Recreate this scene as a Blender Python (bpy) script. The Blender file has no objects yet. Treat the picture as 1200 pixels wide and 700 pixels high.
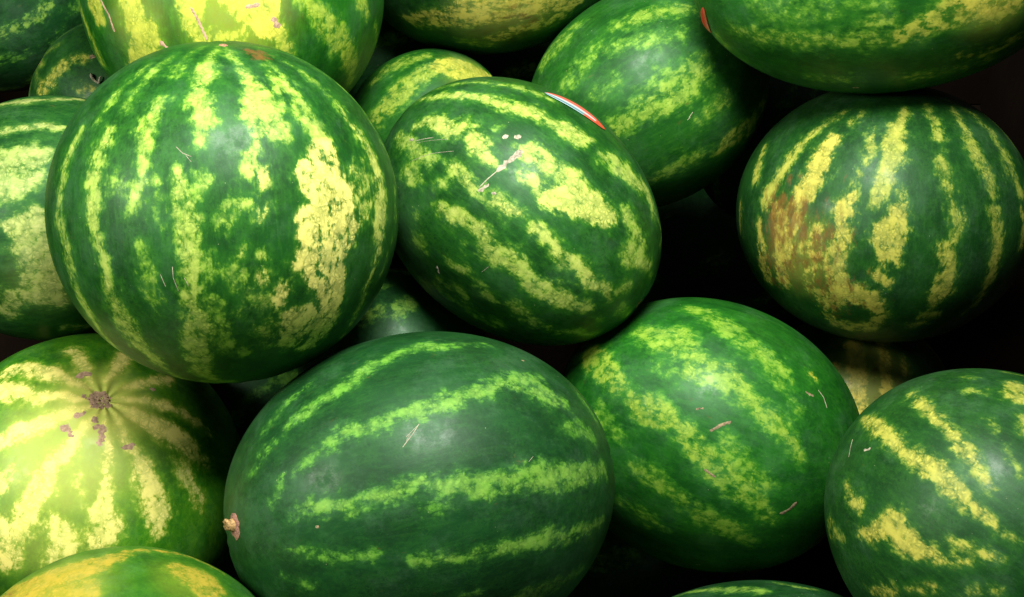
"""A heap of striped watermelons in a cardboard produce bin, seen from just above."""
import bpy, bmesh, math, random
import numpy as np
from mathutils import Vector, Matrix

scene = bpy.context.scene
C = scene.collection

# ------------------------------------------------------------------ camera, light, exposure
cam_data = bpy.data.cameras.new('camera')
cam = bpy.data.objects.new('camera', cam_data)
C.objects.link(cam)
cam_data.sensor_width = 36.0
cam_data.lens = 50.01
cam_data.clip_start = 0.02
cam_data.clip_end = 60.0
cam.location = (0.0, 0.0, 1.56)
cam.rotation_euler = (math.radians(90 - 52), 0, 0)
scene.camera = cam

world = bpy.data.worlds.new('World')
scene.world = world
world.use_nodes = True
bg = world.node_tree.nodes['Background']
bg.inputs['Color'].default_value = (0.72, 0.80, 0.78, 1)
bg.inputs['Strength'].default_value = 0.035


def area(name, loc, target, sx, sy, watts, col):
    d = bpy.data.lights.new(name, 'AREA')
    d.shape = 'RECTANGLE'
    d.size, d.size_y, d.energy, d.color = sx, sy, watts, col
    o = bpy.data.objects.new(name, d)
    C.objects.link(o)
    o.location = loc
    o.rotation_euler = (Vector(target) - Vector(loc)).to_track_quat('-Z', 'Y').to_euler()
    return o


area('key_lamp', (.04, .88, 1.72), (-.06, .84, .5), .42, 0.42, 33, (1.0, .98, .92))
area('side_lamp', (-1.02, .46, 1.42), (-.37, .66, .45), .32, .32, 13, (1.0, .97, .86))

scene.view_settings.view_transform = 'Standard'
scene.view_settings.look = 'None'
scene.view_settings.gamma = 1.0
scene.view_settings.use_curve_mapping = False
scene.view_settings.exposure = 0.0

# ------------------------------------------------------------------ the melons: place, size (m), axis frame, and the markings on each skin, all from image pixels
# stripes: strength, yellowness, [(x, y, z, half-width) in 0.1 mm in the fruit's own frame], cast from image pixels through the camera
MELONS = {
'A': {'loc':[-0.2503,0.8208,0.629],'rot':[[0.19991,0.9792,-0.03464],[-0.68797,0.16545,0.70663],[0.69767,-0.11743,0.70673]],'re':0.1496,'rp':0.1481,'face':[0.999,-0.0,0.055],'stripes':[[1.06,0.1,[[458,24,1410,25],[607,-14,1353,51],[894,-82,1185,102],[1131,-146,958,118],[1246,-121,810,121],[1351,-144,621,54]]],[1.06,0.05,[[468,-80,1404,19],[542,-136,1374,32],[697,-254,1286,38],[862,-351,1160,46]]],[0.8480000000000001,0.05,[[563,-184,1360,25],[882,-304,1157,34]]],[0.8480000000000001,0,[[559,-322,1336,25],[720,-493,1203,51],[942,-698,920,55]]],[0.742,0,[[587,-529,1257,38],[715,-769,1055,51],[817,-921,841,61]]],[1.06,0.1,[[1045,-388,988,52],[1106,-491,870,90],[1221,-578,636,85],[1287,-605,460,65],[1314,-676,228,73],[1319,-696,111,46]]],[0.53,0,[[1330,-668,-154,64],[1330,-613,-302,74],[1251,-595,-559,77],[1197,-585,-674,50]]],[0.8480000000000001,0,[[1320,-672,-207,55],[1329,-596,-336,46]]],[1.06,0.15,[[962,-815,796,55],[1014,-865,671,85],[1009,-944,568,97],[1048,-991,391,95],[1094,-1001,193,103],[1115,-997,34,92],[1135,-967,-120,81],[1148,-929,-235,71],[1092,-927,-428,84],[985,-868,-710,103],[867,-783,-925,114],[758,-632,-1113,88],[372,-425,-1371,51]]],[0.9540000000000001,0.1,[[712,-1074,752,51],[708,-1163,613,76],[707,-1258,392,76],[716,-1285,270,76],[729,-1304,73,76],[815,-1245,-150,88],[728,-1233,-427,63],[680,-1166,-639,76],[544,-1066,-888,76],[383,-979,-1053,76],[340,-783,-1216,51]]],[0.742,0,[[1165,-869,349,79],[1238,-785,296,57]]],[0.8480000000000001,0.1,[[1350,-532,361,54],[1370,-494,340,53]]],[0.53,0,[[1384,-527,205,62],[1400,-525,29,44]]],[0.9540000000000001,0.15,[[1391,-341,426,70],[1443,-327,218,95],[1467,-285,61,120],[1463,-272,-150,104],[1435,-258,-332,88],[1359,-298,-544,92],[1247,-262,-775,117],[1113,-281,-950,127],[840,-273,-1195,114],[557,-160,-1365,76]]],[0.8480000000000001,0.05,[[1445,-113,366,86],[1464,-191,239,68]]],[0.8480000000000001,0,[[1458,-190,-274,122],[1449,-129,-344,70]]],[0.742,0,[[1355,-133,-614,74],[1176,-65,-914,51],[1014,82,-1086,80]]],[0.53,0,[[1256,-105,-797,97],[1086,-50,-1017,108]]],[1.06,0.15,[[527,91,1383,25],[669,121,1319,51],[855,201,1199,70],[1038,288,1028,114],[1197,339,822,191],[1241,425,712,150],[1259,461,658,102]]],[1.06,0.2,[[1301,276,678,73],[1376,227,535,79],[1424,206,405,87]]],[1.06,0.6,[[1411,321,373,87],[1433,310,295,69]]],[1.06,0.6,[[1460,311,98,77],[1467,293,7,52]]],[0.636,0.2,[[1475,148,199,77],[1464,244,181,43]]],[1.06,0.1,[[613,362,1302,25],[733,450,1211,51],[915,576,1023,90],[1044,662,834,104],[1085,767,681,102],[1073,845,603,82]]],[0.9540000000000001,0.1,[[761,401,1212,37],[906,458,1088,56],[1096,500,879,50]]],[1.007,1,[[1170,798,476,176],[1237,766,344,228],[1216,854,170,260],[1223,860,34,260],[1281,770,-61,263],[1293,705,-261,188],[1173,791,-482,201],[1030,832,-688,144],[924,753,-894,120]]],[0.901,0.9,[[1314,621,352,110],[1313,675,235,128]]],[0.901,1,[[1134,970,-101,153],[1152,920,-249,121]]],[0.8480000000000001,0.9,[[1307,662,-298,168],[1364,495,-359,64]]],[0.9540000000000001,0.8,[[1030,832,-688,133],[880,754,-936,150],[809,625,-1081,114]]],[0.795,0.7,[[1068,579,-865,196],[986,500,-998,139],[1177,468,-788,102]]],[0.9540000000000001,0.7,[[1417,245,-408,71],[1391,262,-478,54]]],[0.9540000000000001,0.9,[[1320,433,-550,93],[1296,390,-632,76]]],[0.742,0.4,[[1473,104,-235,52]]],[0.636,0.4,[[1450,273,-246,52]]],[0.53,0.2,[[1312,79,-706,66]]],[0.42400000000000004,0.2,[[1303,267,-678,113],[1101,326,-949,150]]],[0.636,0.1,[[1484,62,177,68],[1496,-12,10,85]]],[0.42400000000000004,0.1,[[1435,48,-415,88],[1378,139,-560,82]]],[1.06,0.4,[[744,993,827,51],[752,1111,655,76],[748,1209,461,88],[743,1265,288,101],[758,1284,117,114],[807,1254,-121,126],[754,1242,-354,76],[762,1136,-599,51],[620,1020,-892,51],[436,925,-1081,38]]],[0.5830000000000001,0.4,[[957,1092,357,123],[970,1124,182,145],[1010,1102,-45,98]]],[0.9540000000000001,0.1,[[517,463,1312,25],[599,684,1176,44],[684,839,1022,51],[724,996,841,51]]],[0.9540000000000001,0.05,[[380,338,1393,19],[223,583,1346,25],[296,865,1172,38],[227,1150,920,44],[337,1320,612,51],[178,1442,354,51],[406,1434,124,38],[501,1393,-214,38],[592,1266,-529,38]]],[0.742,0,[[444,-244,-1393,63],[482,-35,-1402,76]]]],'yellow':[],'russet':[[0.9,585,350,1318,148]],'marks':[['blossom_scar',[[456,72,1408]],37.2],['scratch',[[1354,-514,-372],[1335,-482,-469]],5.9],['scratch',[[1401,-418,-313],[1378,-418,-401],[1352,-387,-506]],6.7],['scratch',[[1400,-334,-404],[1386,-306,-467]],4.5],['scratch',[[1326,-332,601],[1357,-289,554],[1380,-226,526]],6.7],['scratch',[[1370,-264,534],[1394,-228,487]],4.5]]},
'B': {'loc':[0.0064,0.9132,0.5279],'rot':[[-0.15507,-0.60843,0.77831],[-0.56371,-0.59249,-0.57549],[0.81128,-0.52798,-0.2511]],'re':0.1179,'rp':0.1482,'face':[0.982,0.0,0.19],'stripes':[[1.06,0.1,[[405,-474,-1258,26],[481,-610,-1114,52],[566,-793,-834,65],[564,-923,-589,65],[581,-968,-427,65],[595,-1001,-229,39]]],[1.06,0.25,[[352,-207,-1390,26],[599,-363,-1192,65],[737,-504,-967,88],[809,-619,-746,93],[861,-684,-535,100],[857,-759,-355,99],[831,-812,-251,111],[852,-809,-117,98],[840,-827,35,130],[796,-858,182,121],[695,-925,284,59]]],[1.06,0.15,[[747,-849,419,66],[619,-886,593,144],[515,-888,729,129],[347,-873,896,104],[291,-815,1006,78]]],[0.9540000000000001,0.1,[[320,-755,1065,52],[-30,-680,1210,52],[99,-550,1305,39]]],[1.06,0.3,[[784,-67,-1103,72],[883,-185,-954,110],[999,-210,-741,111],[999,-332,-667,91],[1013,-367,-602,50]]],[0.8480000000000001,0,[[1032,-467,-409,49]]],[1.06,0.35,[[1066,-271,-534,97],[1099,-258,-427,132],[1139,-220,-261,82],[1154,-198,-172,54]]],[1.06,0.25,[[1079,-459,-147,66],[1077,-478,-46,122],[1063,-498,131,140],[1043,-507,266,102]]],[1.06,0.3,[[1145,-277,47,81],[1136,-290,151,107],[1134,-270,224,71]]],[1.06,0.3,[[1032,-503,336,112],[1001,-517,436,122],[981,-493,540,75]]],[1.1660000000000001,0.45,[[1122,-238,344,106],[1075,-326,451,162],[1008,-382,601,156],[937,-432,717,169],[862,-425,859,125]]],[0.9540000000000001,0.1,[[716,-564,940,94],[615,-501,1097,88],[545,-416,1206,125],[643,-307,1181,137],[482,-328,1288,94],[346,-332,1354,78]]],[0.8480000000000001,0.1,[[534,-51,1320,89],[597,26,1277,53]]],[0.8480000000000001,0.1,[[388,145,1387,88],[178,141,1454,65]]],[0.742,0,[[461,339,1296,60]]],[0.742,0,[[219,-262,1418,52]]],[0.8480000000000001,0.1,[[678,122,-1202,91],[817,123,-1057,117],[942,123,-878,105],[1032,108,-703,79]]],[1.06,0.25,[[1103,35,-523,76],[1133,49,-405,102],[1155,68,-286,73],[1165,84,-203,72]]],[1.06,0.35,[[1179,23,-4,71],[1175,27,116,88],[1165,9,226,70]]],[0.8480000000000001,0.1,[[1168,82,-174,54],[1175,91,-19,35]]],[0.8480000000000001,0.1,[[908,310,-862,97],[963,338,-743,93]]],[0.8480000000000001,0.1,[[1094,215,-483,76],[1069,271,-525,48]]],[1.06,0.2,[[1065,404,-381,77],[1092,389,-267,103],[1120,357,-117,110],[1132,329,11,91],[1122,345,139,81],[1072,464,201,74],[1082,409,288,109],[1085,350,379,108],[1036,372,532,91],[948,439,686,112],[870,384,875,134],[741,359,1061,90],[624,319,1192,64]]],[1.06,0.3,[[1129,134,394,44],[1123,13,453,79],[1058,56,649,80],[994,107,786,81],[948,61,878,82],[822,87,1056,114],[685,92,1200,81],[595,130,1269,54]]],[0.9540000000000001,0.1,[[927,726,-74,62],[933,721,23,81],[937,709,115,60]]],[0.8480000000000001,0.05,[[907,720,276,60]]],[0.8480000000000001,0.05,[[851,755,390,72],[808,778,458,53]]],[0.9540000000000001,0.1,[[819,682,634,82],[737,725,712,75],[631,723,861,68],[567,670,989,47]]],[0.9540000000000001,0.1,[[485,647,1078,49],[411,565,1194,65],[243,465,1327,52]]],[0.53,0.05,[[648,985,5,127],[675,957,174,145],[603,988,283,102]]],[0.53,0.05,[[514,1007,420,91],[516,944,606,104]]],[0.42400000000000004,0,[[839,760,-416,90],[805,815,-351,69]]],[0.42400000000000004,0,[[934,561,-565,74]]],[0.53,0,[[1045,546,13,47]]]],'yellow':[],'russet':[],'marks':[['scar',[[1063,-444,-315],[1056,-469,-296]],24.8],['scar',[[1047,-509,-231],[1036,-538,-208]],24.8],['scar',[[1158,-185,-151],[1135,-300,-129],[1095,-430,-92]],37.1],['scratch',[[1169,43,-185],[1169,-63,-171],[1160,-179,-146]],9.9],['scar',[[1170,67,-166],[1174,-21,-137]],21.5],['scar',[[1178,16,-58],[1179,-3,-33]],12.4],['scratch',[[873,67,-992],[963,-58,-852]],8.3],['scratch',[[898,65,-956],[1024,-125,-718]],4.1],['scratch',[[907,239,-898],[1006,73,-768],[1078,-72,-593]],5.0],['scratch',[[979,624,257],[1018,549,285]],5.0],['scar',[[815,846,-131],[779,882,-92]],14.9],['scar',[[828,89,-1049],[852,64,-1021]],16.5]],'sticker':[[393,-1060,-419],[434,-1094,-73],[290,-1125,251]]},
'C': {'loc':[-0.0801,0.6336,0.4688],'rot':[[0.11231,-0.20605,-0.97207],[-0.48997,0.83959,-0.23458],[0.86448,0.50263,-0.00666]],'re':0.1429,'rp':0.1722,'face':[0.999,0.0,0.05],'stripes':[[1.0,0,[[893,738,1008,52],[909,802,911,72],[918,870,800,83],[949,957,572,82],[897,1066,381,97],[849,1141,159,68],[791,1189,-32,83],[732,1203,-293,97],[717,1162,-506,60],[593,1132,-770,24]]],[0.5,0,[[757,474,1344,56],[790,581,1252,66],[835,657,1152,53]]],[0.5,0,[[1100,366,1007,55],[1171,438,834,44],[1215,505,670,44]]],[1.0,0.05,[[1181,560,694,45],[1207,592,585,62],[1259,628,304,78],[1266,653,127,79],[1265,663,-62,114],[1216,692,-350,108],[1120,723,-619,76]]],[0.85,0.05,[[1129,740,-565,76],[1013,761,-796,81],[928,716,-985,149],[881,566,-1172,121],[812,506,-1280,69]]],[0.6,0,[[918,808,-889,65],[763,705,-1182,72]]],[0.8,0,[[962,289,-1224,52],[832,276,-1360,102],[690,169,-1494,72]]],[0.4,0,[[460,541,-1494,60],[452,295,-1594,48]]],[1.0,0.05,[[1098,56,1100,36],[1214,69,903,78],[1308,38,692,100],[1369,48,488,82],[1400,63,337,81],[1426,87,35,73],[1417,13,-223,98],[1369,-49,-489,125],[1319,-56,-660,102],[1260,-45,-809,131],[1112,-84,-1077,122],[894,-119,-1336,119],[650,-123,-1527,85]]],[0.6,0,[[1424,-112,48,57],[1419,-134,-118,57]]],[0.9,0,[[1003,-189,1205,19],[1145,-283,972,36],[1235,-338,765,52],[1313,-379,503,34]]],[1.0,0.05,[[1331,-485,227,42],[1329,-521,-65,59],[1282,-553,-365,61],[1218,-536,-626,72],[1079,-535,-927,87],[867,-572,-1182,78],[593,-527,-1432,60]]],[0.8,0,[[901,-427,1233,40],[1022,-505,1038,38]]],[0.8,0,[[1158,-833,-96,37],[1126,-858,-233,47]]],[0.9,0.05,[[938,-979,-544,75],[854,-970,-735,102],[719,-953,-947,97],[536,-890,-1182,60]]],[0.4,0,[[994,178,1219,57],[1028,363,1114,38]]],[0.4,0,[[671,781,1194,48],[679,926,1025,48],[674,1080,781,48]]]],'yellow':[],'russet':[],'marks':[['scratch',[[1369,395,134],[1344,484,33],[1319,549,-30]],6.7],['scratch',[[1348,469,91],[1321,543,-22]],3.7],['scar',[[648,938,-1038],[632,937,-1054]],11.2],['scar',[[1210,-78,911],[1217,-74,897]],13.5],['scratch',[[1358,435,98],[1344,483,60]],3.7],['scratch',[[1246,81,-838],[1221,114,-884]],3.7]],'stem':[549,72,1587]},
'D': {'loc':[0.19,0.7578,0.375],'rot':[[-0.18086,-0.34991,0.91916],[-0.51465,-0.76273,-0.39163],[0.83811,-0.54388,-0.04213]],'re':0.1307,'rp':0.1538,'face':[0.999,0.0,0.051],'stripes':[[1.0,0.075,[[642,-1054,-506,70],[720,-1048,-355,123],[854,-984,-115,135],[924,-923,59,93]]],[1.0,0.05,[[954,-891,71,91],[951,-877,216,136],[968,-818,376,123],[966,-757,528,89]]],[0.6,0.05,[[1035,-705,442,85],[1018,-641,602,86],[1019,-496,766,53]]],[1.2,1,[[750,-855,758,64],[752,-838,780,51]]],[1.0,0.1,[[898,-665,-797,118],[977,-686,-628,180],[1026,-707,-464,186],[1146,-592,-249,133]]],[1.0,0.125,[[1193,-476,-286,100],[1197,-507,-158,149],[1187,-547,39,160],[1201,-465,263,128],[1176,-376,503,118],[1119,-240,744,90],[1026,-73,948,52]]],[1.0,0.225,[[632,-337,-1286,112],[828,-269,-1147,160],[1023,-163,-937,141],[1087,-128,-841,115]]],[1.0,0.225,[[1176,-54,-669,100],[1230,-24,-520,176],[1274,-6,-345,144],[1294,43,-212,85]]],[1.0,0.2,[[1302,51,-127,104],[1303,107,7,132],[1287,207,107,104]]],[1.0,0.1,[[1287,199,128,123],[1263,257,252,162],[1200,341,457,147],[1070,440,715,113],[928,525,889,66]]],[0.7,0.05,[[1287,25,266,113],[1227,136,504,96],[1117,249,743,80]]],[1.0,0.05,[[1130,529,-458,83],[1152,565,-294,112],[1160,589,-144,122],[1127,659,59,103]]],[1.0,0.05,[[1090,698,218,94],[1043,725,364,117],[940,753,598,101],[787,789,804,49]]],[0.4,0.025,[[883,883,-455,72],[887,937,-249,96],[860,984,-24,73]]],[0.5,0.0,[[1017,145,-951,87],[1127,303,-693,72]]],[0.4,0.0,[[1161,-440,-481,101]]]],'yellow':[],'russet':[],'marks':[['scar',[[1303,-37,108],[1292,-121,181],[1279,-177,241]],25.2],['scar',[[1293,-178,-81],[1290,-206,-27]],15.1],['scar',[[1259,318,178],[1238,343,282]],16.8],['scar',[[932,447,942],[917,364,1009],[917,304,1036]],26.9],['scratch',[[799,-726,868],[784,-683,932],[795,-605,992]],10.1],['scar',[[912,-668,772],[873,-662,840]],25.2],['scar',[[419,1199,361],[441,1182,399]],16.8]]},
'E': {'loc':[0.4202,0.5952,0.4727],'rot':[[-0.44299,-0.54818,0.70941],[-0.34506,-0.62607,-0.69926],[0.82746,-0.55456,0.08819]],'re':0.1342,'rp':0.1544,'face':[0.987,0.0,0.164],'stripes':[[1.1880000000000002,0.55,[[640,-179,-1341,69],[844,-160,-1186,102],[1033,-144,-972,87],[1190,-118,-701,87],[1277,-118,-456,115],[1328,-79,-201,111],[1342,-38,12,78],[1330,-15,206,46],[1301,-13,381,23]]],[1.08,0.5,[[800,-553,-1064,69],[950,-512,-918,82],[1116,-475,-661,72],[1179,-454,-522,69],[1236,-400,-389,92],[1292,-316,-207,56],[1319,-248,9,39]]],[0.8640000000000001,0.2,[[668,-908,-838,34],[704,-945,-739,46]]],[0.756,0.1,[[869,-839,-672,65],[882,-870,-593,42]]],[0.8640000000000001,0.2,[[1096,-710,-357,45],[1151,-641,-295,44]]],[0.9720000000000001,0.1,[[1216,-561,-102,42],[1240,-513,-22,49],[1259,-459,83,32]]],[1.08,0.4,[[713,-1069,-445,103],[829,-1016,-330,141]]],[0.8640000000000001,0.2,[[400,-1152,-645,34],[375,-1210,-510,34]]],[0.9720000000000001,0.3,[[1034,-842,-173,65],[1082,-792,-72,71]]],[0.9720000000000001,0.5,[[885,363,-1083,54],[954,419,-973,92],[1016,444,-870,88]]],[1.1880000000000002,0.65,[[998,635,-730,69],[1081,593,-609,101],[1188,419,-533,129],[1214,458,-394,144],[1246,467,-205,107],[1269,436,-31,64],[1292,349,117,39]]],[1.08,0.6,[[1313,279,-32,55],[1316,249,102,63],[1311,194,247,47],[1293,146,378,23]]],[1.08,0.5,[[843,984,-401,86],[986,880,-268,86]]],[1.08,0.5,[[1090,774,-134,62],[1165,667,-12,68],[1197,601,93,33]]],[0.54,0.3,[[596,779,-1053,103],[780,773,-888,69]]],[0.648,0.3,[[1209,536,261,41],[1228,388,433,48]]]],'yellow':[],'russet':[],'marks':[['scar',[[938,54,-1103],[974,25,-1061]],14.7],['scratch',[[811,176,-1213],[732,38,-1293]],7.3]]},
'F': {'loc':[0.3768,0.9605,0.4733],'rot':[[-0.25627,0.96599,0.03437],[-0.71247,-0.2128,0.66866],[0.65323,0.14687,0.74278]],'re':0.148,'rp':0.132,'face':[0.995,0.0,0.101],'stripes':[[1.06,0.4,[[800,-407,1049,25],[862,-527,965,49],[907,-685,846,60],[961,-793,713,70],[1005,-922,513,91],[1000,-1038,300,104],[970,-1115,69,83]]],[1.272,0.8,[[1077,-513,781,98],[1174,-568,624,135],[1241,-639,440,141],[1249,-744,249,132],[1254,-780,86,102],[1241,-801,-80,103]]],[1.06,0.9,[[1119,-965,77,98],[1155,-918,-97,141],[1153,-874,-276,154],[1036,-901,-493,109],[926,-864,-683,80]]],[0.636,0.9,[[1352,-597,-70,98],[1317,-574,-316,91],[1138,-625,-633,69]]],[0.9540000000000001,0.3,[[897,-245,1027,36],[983,-346,938,57]]],[1.06,0.35,[[1094,-144,880,54],[1225,-161,727,71],[1313,-173,590,58]]],[0.9540000000000001,0.4,[[1364,-247,463,57],[1383,-295,391,38]]],[1.1660000000000001,0.7,[[1421,-313,243,103],[1433,-336,139,131],[1436,-354,-44,113],[1413,-374,-209,106],[1351,-409,-397,121],[1287,-319,-587,148],[1096,-398,-813,133]]],[1.06,0.7,[[1275,-205,-645,150],[1259,-45,-693,130],[1179,40,-797,92]]],[0.8480000000000001,0.5,[[864,-268,-1045,137],[921,-41,-1033,110],[1088,86,-892,74]]],[0.742,0.7,[[1157,-483,-702,103],[866,-368,-1019,82]]],[1.1660000000000001,0.3,[[847,144,1075,49],[1032,83,944,111],[1183,56,791,124],[1293,53,640,118],[1392,-8,448,113],[1453,-60,245,83]]],[1.1660000000000001,0.6,[[1460,119,186,83],[1468,140,110,120],[1476,78,-67,186],[1451,77,-252,123]]],[1.06,0.6,[[1394,-16,-443,79],[1365,81,-504,81]]],[0.742,0.4,[[1420,167,342,65],[1445,191,229,56]]],[0.9540000000000001,0.2,[[702,321,1127,41],[895,390,992,72],[1038,467,844,67]]],[1.06,0.2,[[1177,477,678,52],[1261,526,507,70],[1311,586,318,69],[1314,671,104,89],[1328,648,-70,69]]],[1.06,0.4,[[1352,572,-167,89],[1287,613,-356,103],[1189,582,-590,134],[1148,537,-681,92]]],[0.742,0.3,[[1002,516,-855,116],[946,368,-960,82]]],[1.06,0.2,[[603,585,1087,41],[767,667,960,78],[929,760,773,95],[1013,863,578,102],[1040,971,364,79]]],[1.06,0.25,[[1070,999,194,78],[1048,1044,-37,92],[988,1048,-301,85],[880,988,-590,68],[804,833,-822,41]]],[0.9540000000000001,0.1,[[429,538,1169,27],[468,725,1072,41],[511,890,951,55],[595,1031,784,82],[730,1154,509,96],[700,1259,303,69]]],[0.742,0.1,[[128,852,1073,27],[119,1090,886,41],[193,1217,732,41]]],[0.742,0.4,[[516,-1191,634,55],[730,-1229,343,82]]],[0.636,0.5,[[529,-1381,44,55],[513,-1367,-217,55]]],[0.742,0.8,[[926,-1150,-88,62],[895,-1111,-350,105],[768,-1045,-635,96]]],[0.636,0.8,[[1277,-710,-208,62],[1227,-614,-495,54]]],[0.742,0.4,[[727,1279,145,69],[680,1298,-186,55]]]],'yellow':[[0.45,1221,-745,-341,385]],'russet':[[0.8,1169,-908,3,382],[0.62,1296,-668,-227,468],[0.55,1021,-937,-464,364],[0.45,1196,-402,-689,451]],'marks':[]},
'G': {'loc':[0.355,1.0834,0.6928],'rot':[[0.01816,0.08524,0.99619],[-0.76573,-0.63949,0.06868],[0.64291,-0.76406,0.05366]],'re':0.1242,'rp':0.1863,'face':[0.964,0.0,-0.266],'stripes':[[0.7,0.15000000000000002,[[479,486,-1557,63],[624,543,-1389,88],[774,598,-1148,93],[936,643,-755,99],[1015,663,-401,108],[1051,654,-145,109]]],[1,0.6000000000000001,[[1051,651,-183,108],[1090,594,34,126],[1127,514,138,142],[1128,471,327,179],[1063,496,613,169],[989,447,905,139]]],[1,1,[[1162,370,356,158],[1091,436,604,148],[1036,383,851,134]]],[0.5,0.0,[[788,298,-1369,106],[936,366,-1095,111],[1057,358,-818,75]]],[0.6,0.15000000000000002,[[1077,509,-526,69],[1115,516,-273,69]]],[0.5,0.0,[[1134,302,-609,66],[1166,371,-320,67]]],[0.7,0.75,[[836,876,415,87],[750,873,701,95],[702,804,953,97]]],[0.5,0.6000000000000001,[[643,1062,-38,60],[639,1036,374,72],[594,963,769,72]]],[0.4,0.30000000000000004,[[491,983,-868,48],[612,1034,-471,48]]],[0.4,0.30000000000000004,[[121,549,-1662,72],[109,723,-1506,72]]]],'yellow':[[0.5,1072,428,686,359]],'russet':[[0.4,458,915,1056,202]],'marks':[['scar',[[428,1125,-459],[440,1128,-414]],16.2]],'sticker':[[144,233,-1817],[87,380,-1769],[-70,476,-1717]]},
'H': {'loc':[0.1457,1.1055,0.4936],'rot':[[0.03642,0.52867,0.84805],[-0.66014,-0.62438,0.41758],[0.75026,-0.57503,0.32625]],'re':0.1129,'rp':0.1355,'face':[0.988,0.0,-0.154],'stripes':[[0.9900000000000001,0.1,[[822,-774,-34,69],[839,-741,177,97],[833,-686,397,112],[793,-565,685,88]]],[0.77,0.05,[[270,-903,-746,136],[345,-955,-594,170],[398,-1009,-377,136]]],[0.77,0,[[821,-576,-623,91],[817,-651,-516,105],[836,-702,-344,93],[951,-603,-96,63],[1022,-450,201,86],[988,-372,480,63]]],[0.55,0,[[744,-555,-771,80],[803,-566,-668,91]]],[1.045,0.1,[[1009,75,-602,81],[1085,67,-368,114],[1118,121,-126,138],[1118,94,150,186],[1086,46,365,167],[1050,5,498,98]]],[0.55,0,[[1107,-6,-266,114],[1124,-87,80,116]]],[0.77,0.05,[[739,718,-554,55],[800,722,-403,95],[831,750,-180,122],[846,747,43,68]]],[0.8800000000000001,0.5,[[752,814,257,119],[695,807,449,142],[559,809,666,153],[432,670,960,102]]],[0.55,0.1,[[1024,454,167,74],[957,432,497,104]]],[0.44000000000000006,0,[[980,-304,-566,71],[1036,-342,-349,71]]]],'yellow':[],'russet':[],'marks':[['scratch',[[1059,384,83],[1064,359,137]],9.1],['scratch',[[1056,397,55],[1057,389,90]],6.4]]},
'I': {'loc':[-0.0213,1.252,0.5925],'rot':[[0.04268,0.16832,0.98481],[-0.78751,-0.60092,0.13684],[0.61483,-0.78138,0.10691]],'re':0.1254,'rp':0.1567,'face':[1.0,0.0,-0.03],'stripes':[[1,0.85,[[655,678,-1033,89],[792,705,-836,128],[918,730,-554,141],[1015,729,-129,187],[999,728,261,210],[830,757,696,163]]],[0.7,0.8,[[716,1020,-171,89],[776,984,50,110],[780,954,290,110],[734,926,524,88]]],[0.7,0.9,[[1047,585,-458,121],[1107,583,-107,138],[1040,615,419,144]]],[0.3,0.3,[[627,1000,-529,55],[591,1091,-225,55]]]],'yellow':[[0.6,1093,613,64,544]],'russet':[[0.5,845,914,185,239],[0.4,1021,727,-41,275]],'marks':[]},
'J': {'loc':[-0.0917,1.0921,0.456],'rot':[[-0.19937,0.60641,0.76975],[-0.81426,-0.53955,0.21416],[0.54519,-0.58408,0.60135]],'re':0.0851,'rp':0.0936,'face':[0.947,0.0,0.322],'stripes':[[0.9,0.2,[[379,-761,46,91],[343,-760,189,121],[293,-721,380,121],[229,-627,580,91]]],[1.0,0.3,[[728,-427,-121,106],[722,-447,61,136],[667,-483,236,148],[578,-502,409,140],[448,-481,594,111]]],[1.0,0.8,[[364,-430,702,155],[297,-320,803,200],[181,-136,902,176],[-42,11,935,121]]]],'yellow':[[0.5,267,-221,855,273]],'russet':[[0.3,172,-319,847,240]],'marks':[]},
'K': {'loc':[-0.2777,1.1122,0.6314],'rot':[[0.18693,0.98177,-0.03437],[-0.7258,0.1616,0.66866],[0.66202,-0.10005,0.74278]],'re':0.1489,'rp':0.1489,'face':[0.999,-0.0,-0.043],'stripes':[[1.1,0.3,[[253,-1466,-73,70],[384,-1419,-239,70],[457,-1349,-434,84],[388,-1293,-629,84]]],[1.2100000000000002,0.6,[[765,-1275,-81,167],[797,-1238,-223,124]]],[1.2100000000000002,0.6,[[1156,-937,-52,131],[1166,-903,-205,162],[1174,-840,-367,215],[1137,-809,-521,207],[929,-928,-703,148]]],[1.2100000000000002,0.6,[[1440,-370,-79,153],[1417,-397,-227,144],[1388,-379,-386,116],[1367,-298,-509,88]]],[1.32,0.9,[[1486,-41,-90,131],[1467,196,-163,245],[1443,234,-285,209],[1401,320,-393,135]]],[0.9900000000000001,0.5,[[1352,408,-471,108],[1282,448,-611,101],[1247,397,-710,82]]],[0.8800000000000001,0.4,[[1404,-165,-468,115],[1416,25,-460,86]]],[1.1,0.2,[[1344,631,-110,80],[1261,752,-249,113],[1156,861,-374,141],[966,992,-549,145],[718,1082,-729,125],[449,1094,-906,84]]],[0.8800000000000001,0.2,[[859,1209,-138,118],[735,1271,-248,84]]],[0.77,0.2,[[496,1353,-375,42],[223,1370,-538,42]]],[0.66,0.3,[[1164,-679,-633,86],[1101,-617,-791,111]]]],'yellow':[[0.6,1477,5,-188,503],[0.35,1169,-879,-282,345]],'russet':[[0.3,1392,416,-327,169]],'marks':[['scar',[[1471,118,-199],[1461,217,-186]],42.5],['scratch',[[1428,-379,-191],[1422,-327,-297],[1390,-264,-465]],18.7],['scratch',[[874,-1203,-72],[942,-1133,-215],[941,-1099,-355]],18.7],['scar',[[1236,-679,-480],[1246,-621,-528]],34.0],['scar',[[1414,356,-303],[1389,382,-379]],42.5]]},
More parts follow.
